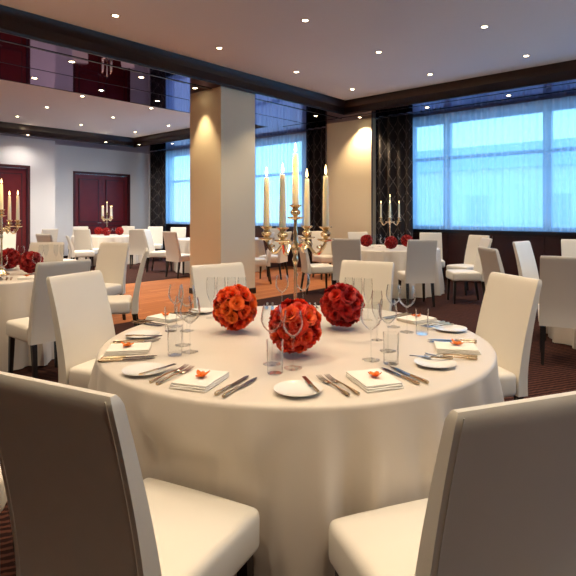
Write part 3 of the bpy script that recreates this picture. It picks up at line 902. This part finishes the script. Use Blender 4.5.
glass('wine', 37, 277, 'wine glass before the rose ball on the door-side table')
glass('wine', 3, 280, 'wine glass at the picture edge on the door-side table')
glass('wine', 21, 264.5, 'wine glass behind the rose balls on the door-side table')
for i, px in enumerate((41, 46, 56, 62)):
    glass('flute', px, 264.5, 'champagne flute %s before the cream chair at the door-side table' % ('at the roses', 'second from the roses', 'third from the roses', 'at the far chair edge')[i])
for i, (px, py) in enumerate(((373, 248), (379, 246.5), (383, 251.5), (400, 246))):
    glass('wine', px, py, 'small distant wine glass on the window table, number %s from the pier' % ('one', 'two', 'three', 'four')[i])
for i, (px, py) in enumerate(((110, 236.5), (114, 235.5))):
    glass('wine', px, py, 'tiny distant wine glass at the double-door table, ' + ('by the candelabrum', 'by the corner side roses')[i])

# ------------------------------------------------------------------ place settings
def make_napkin():
    bm = bmesh.new()
    for k, (s, z) in enumerate(((1., 0), (.985, .0062), (.96, .0124))):
        w, l = .088*s, .068*s
        b0 = bmesh.new(); box(b0, -w, w, -l, l, z, z+.006)
        bmesh.ops.subdivide_edges(b0, edges=[e for e in b0.edges if abs((e.verts[0].co-e.verts[1].co).z) < 1e-5], cuts=4, use_grid_fill=True)
        for v in b0.verts:
            v.co.z += .0012*math.sin(v.co.x*60+k) * math.cos(v.co.y*50+k*2); v.co.x += .003*k
        bevel(b0, .0025, 2, 60)
        tmp = bpy.data.meshes.new('t'); b0.to_mesh(tmp); b0.free(); bm.from_mesh(tmp); bpy.data.meshes.remove(tmp)
    return finish('napkin', bm, M_NAP, ang=50)
def make_petal():
    bm = bmesh.new(); rnd = random.Random(5)
    for i in range(5):
        th = 2*PI*i/5 + rnd.uniform(-.3, .3); L = rnd.uniform(.020, .030)
        V = []
        for a in range(4):
            u = -1+2*a/3; row = []
            for b in range(5):
                v = b/4; wd = .011*math.sin(PI*min(1, .12+v*.85))
                x = L*v; y = u*wd; z = .003 + .014*v*v*(.4+.6*(i % 2)) + .004*u*u
                row.append(bm.verts.new((x*math.cos(th)-y*math.sin(th), x*math.sin(th)+y*math.cos(th), z)))
            V.append(row)
        for a in range(3):
            for b in range(4): bm.faces.new((V[a][b], V[a+1][b], V[a+1][b+1], V[a][b+1]))
    lathe(bm, [(0, .001), (.005, .001), (.005, .008), (.002, .014), (0, .014)], 8)
    return finish('orange_blossom', bm, M_PETAL)
def make_plate():
    bm = bmesh.new(); lathe(bm, [(0, .0), (.040, .0), (.044, .002), (.070, .009), (.078, .012), (.079, .0135), (.070, .0115), (.046, .005), (0, .004)], 48)
    return finish('side_plate', bm, M_PORC)
def make_knife(L=.215, s=1.):
    t = empty('table_knife')
    bm = bmesh.new()
    n = 9; up = []; rows = []
    for i in range(n):
        u = i/(n-1); y = L*.42 + L*.58*u
        w = .0095*(.75+.45*math.sin(PI*min(1, .2+u*.7))) * (1 if u < .85 else math.sqrt(max(0.02, 1-((u-.85)/.15)**2)))
        xc = .002*u
        rows.append([bm.verts.new((xc-w*.55, y, .0035)), bm.verts.new((xc-w*.5, y, .0052)), bm.verts.new((xc+w, y, .0042)), bm.verts.new((xc+w, y, .0036))])
    for a, b in zip(rows, rows[1:]):
        for i in range(4): bm.faces.new((a[i], a[(i+1)%4], b[(i+1)%4], b[i]))
    bm.faces.new(rows[0][::-1]); bm.faces.new(rows[-1])
    part('blade', bm, M_STEEL, t)
    bm = bmesh.new()
    tube(bm, [(0, L*v, .0058) for v in (0, .01, .05, .15, .3, .40, .435)], [.003, .0055, .0066, .0060, .0050, .0048, .0035], 10); part('handle', bm, M_GOLDH, t)
    return t
def make_fork(L=.205):
    t = empty('table_fork')
    bm = bmesh.new()
    tube(bm, [(0, L*v, z) for v, z in ((0, .0045), (.01, .0046), (.08, .005), (.25, .007), (.45, .009), (.60, .008), (.66, .006))], [.003, .0058, .0062, .004, .0028, .0032, .005], 8); part('handle', bm, M_GOLDH, t)
    bm = bmesh.new()
    tube(bm, [(0, L*.64, .006), (0, L*.68, .0052), (0, L*.74, .0045)], [.005, .0095, .0105], 8)
    for v in bm.verts: v.co.z = .0045 + (v.co.z-.0045)*.35
    for k in range(4):
        x = -.0087 + .0058*k
        tube(bm, [(x, L*.735, .0045), (x*1.02, L*.80, .0040), (x*1.02, L*.90, .0065), (x*1.0, L*1.0, .0115)], [.0017, .0016, .0014, .0008], 6)
    part('tines', bm, M_STEEL, t)
    return t
def make_butter():
    t = empty('butter_knife')
    bm = bmesh.new(); b0 = box(bm, -.007, .007, .08, .165, 0, .0016); bevel(bm, .0007, 1); part('blade', bm, M_STEEL, t)
    bm = bmesh.new(); tube(bm, [(0, v, .0022) for v in (0, .004, .03, .07, .085)], [.002, .0045, .0042, .0034, .003], 8); part('handle', bm, M_GOLDH, t)
    return t
ST = {}
def item(kind, maker, base, ang, lx, ly, rot, label, cat, group, z=TZ):
    if kind not in ST: o = ST[kind] = maker()
    else: o = copy_tree(ST[kind])
    # local frame at the place: +y toward the table centre, +x to the sitter's right hand
    c, s = math.cos(ang), math.sin(ang)
    o.location = (base.x + c*lx - s*ly, base.y + s*lx + c*ly, z)
    o.rotation_euler = (0, 0, ang + R(rot))
    tag(o, label, cat, group)
    return o
def setting(px, py, phi, where, rot=0., pl=(-.255, .03), fk=-.085, kn=-.085):
    """px, py: middle of the napkin in the view; phi: way the sitter faces, degrees clockwise from straight away"""
    b = at(px, py, TZ+.012); ang = face(phi)
    item('nap', make_napkin, b, ang, 0, 0, 90+rot, 'white napkin folded flat at the %s' % where, 'napkin', 'folded napkins')
    item('pet', make_petal, b, ang, .005, 0, px*7 % 360, 'orange blossom lying on the napkin at the %s' % where, 'blossom', 'orange blossoms', z=TZ+.0195)
    item('kn', make_knife, b, ang, .125, kn, 4, 'table knife beside the napkin at the %s' % where, 'knife', 'table knives')
    item('kn', make_knife, b, ang, .158, kn-.005, 3, 'outer table knife at the %s' % where, 'knife', 'table knives')
    item('fk', make_fork, b, ang, -.112, fk-.005, 3, 'table fork beside the napkin at the %s' % where, 'fork', 'table forks')
    item('fk', make_fork, b, ang, -.146, fk, 2, 'outer table fork at the %s' % where, 'fork', 'table forks')
    item('pl', make_plate, b, ang, pl[0], pl[1], 0, 'white side plate at the %s' % where, 'plate', 'side plates')
    item('bt', make_butter, b, ang, pl[0]+.04, pl[1]-.07, -8, 'butter knife laid on the side plate at the %s' % where, 'knife', 'butter knives', z=TZ+.0145)
setting(200, 379, 27, 'front door-side place of the near table', rot=8, pl=(-.25, .0))
setting(374, 379, -24, 'front window-side place of the near table', rot=-6, pl=(-.275, .02))
setting(457, 347, -80, 'window-side place of the near table', pl=(-.245, .11), fk=-.06, kn=-.10)
setting(417, 318.5, -123, 'back window-side place of the near table')
setting(128, 348, 80, 'door-side place of the near table')
setting(166, 317, 122, 'back door-side place of the near table')
setting(292, 304.5, 180, 'back middle place of the near table')
setting(26, 277.2, -25, 'front place of the door-side table')

# ------------------------------------------------------------------ sky, camera, view
w = bpy.data.worlds.new('sky'); SC.world = w; w.use_nodes = True
nt = w.node_tree; bg = nt.nodes['Background']
tc = nt.nodes.new('ShaderNodeTexCoord'); sp = nt.nodes.new('ShaderNodeSeparateXYZ')
cr = nt.nodes.new('ShaderNodeValToRGB'); e = cr.color_ramp.elements
e[0].position = 0.; e[0].color = (.36, .71, .93, 1); e[1].position = .6; e[1].color = (.16, .44, .95, 1)
k = e.new(.18); k.color = (.30, .66, .95, 1)
nt.links.new(tc.outputs['Generated'], sp.inputs[0]); nt.links.new(sp.outputs[2], cr.inputs[0]); nt.links.new(cr.outputs[0], bg.inputs[0])
bg.inputs[1].default_value = 4.0
# daylight enters through the two windows: portals guide the sky's light
l = bpy.data.lights.new('portal', 'AREA'); l.shape = 'RECTANGLE'; l.size = HEAD-SILL; l.size_y = RY1-RY0
l.cycles.is_portal = True
o = bpy.data.objects.new('window_portal', l); COL.objects.link(o); o.location = (XR+.26, (RY0+RY1)/2, (SILL+HEAD)/2); o.rotation_euler = (0, R(90), 0)
for x0, x1 in ((Wl0, Wl1), (Wr0, Wr1)):
    l = bpy.data.lights.new('portal', 'AREA'); l.shape = 'RECTANGLE'; l.size = x1-x0; l.size_y = HEAD-SILL
    l.cycles.is_portal = True
    o = bpy.data.objects.new('window_portal', l); COL.objects.link(o); o.location = ((x0+x1)/2, YW+.30, (SILL+HEAD)/2); o.rotation_euler = (R(-90), 0, 0)

cam = bpy.data.cameras.new('camera'); cam.sensor_width = 36; cam.lens = 36*FPX/576
cam.shift_x = (288-CX)/576; cam.shift_y = -(288-HY)/576
cam.clip_start = .05
co = bpy.data.objects.new('camera', cam); COL.objects.link(co); co.location = (0, 0, EYE); co.rotation_euler = (R(90), 0, YAW)
SC.camera = co
SC.view_settings.view_transform = 'Standard'; SC.view_settings.look = 'None'
SC.view_settings.exposure = 0.0; SC.view_settings.gamma = 1.0
try: SC.view_settings.use_curve_mapping = False
except Exception: pass
SC.cycles.max_bounces = 10; SC.cycles.transparent_max_bounces = 24; SC.cycles.diffuse_bounces = 4
SC.cycles.sample_clamp_indirect = 6.0; SC.cycles.use_denoising = True
SC.cycles.caustics_reflective = False; SC.cycles.caustics_refractive = False
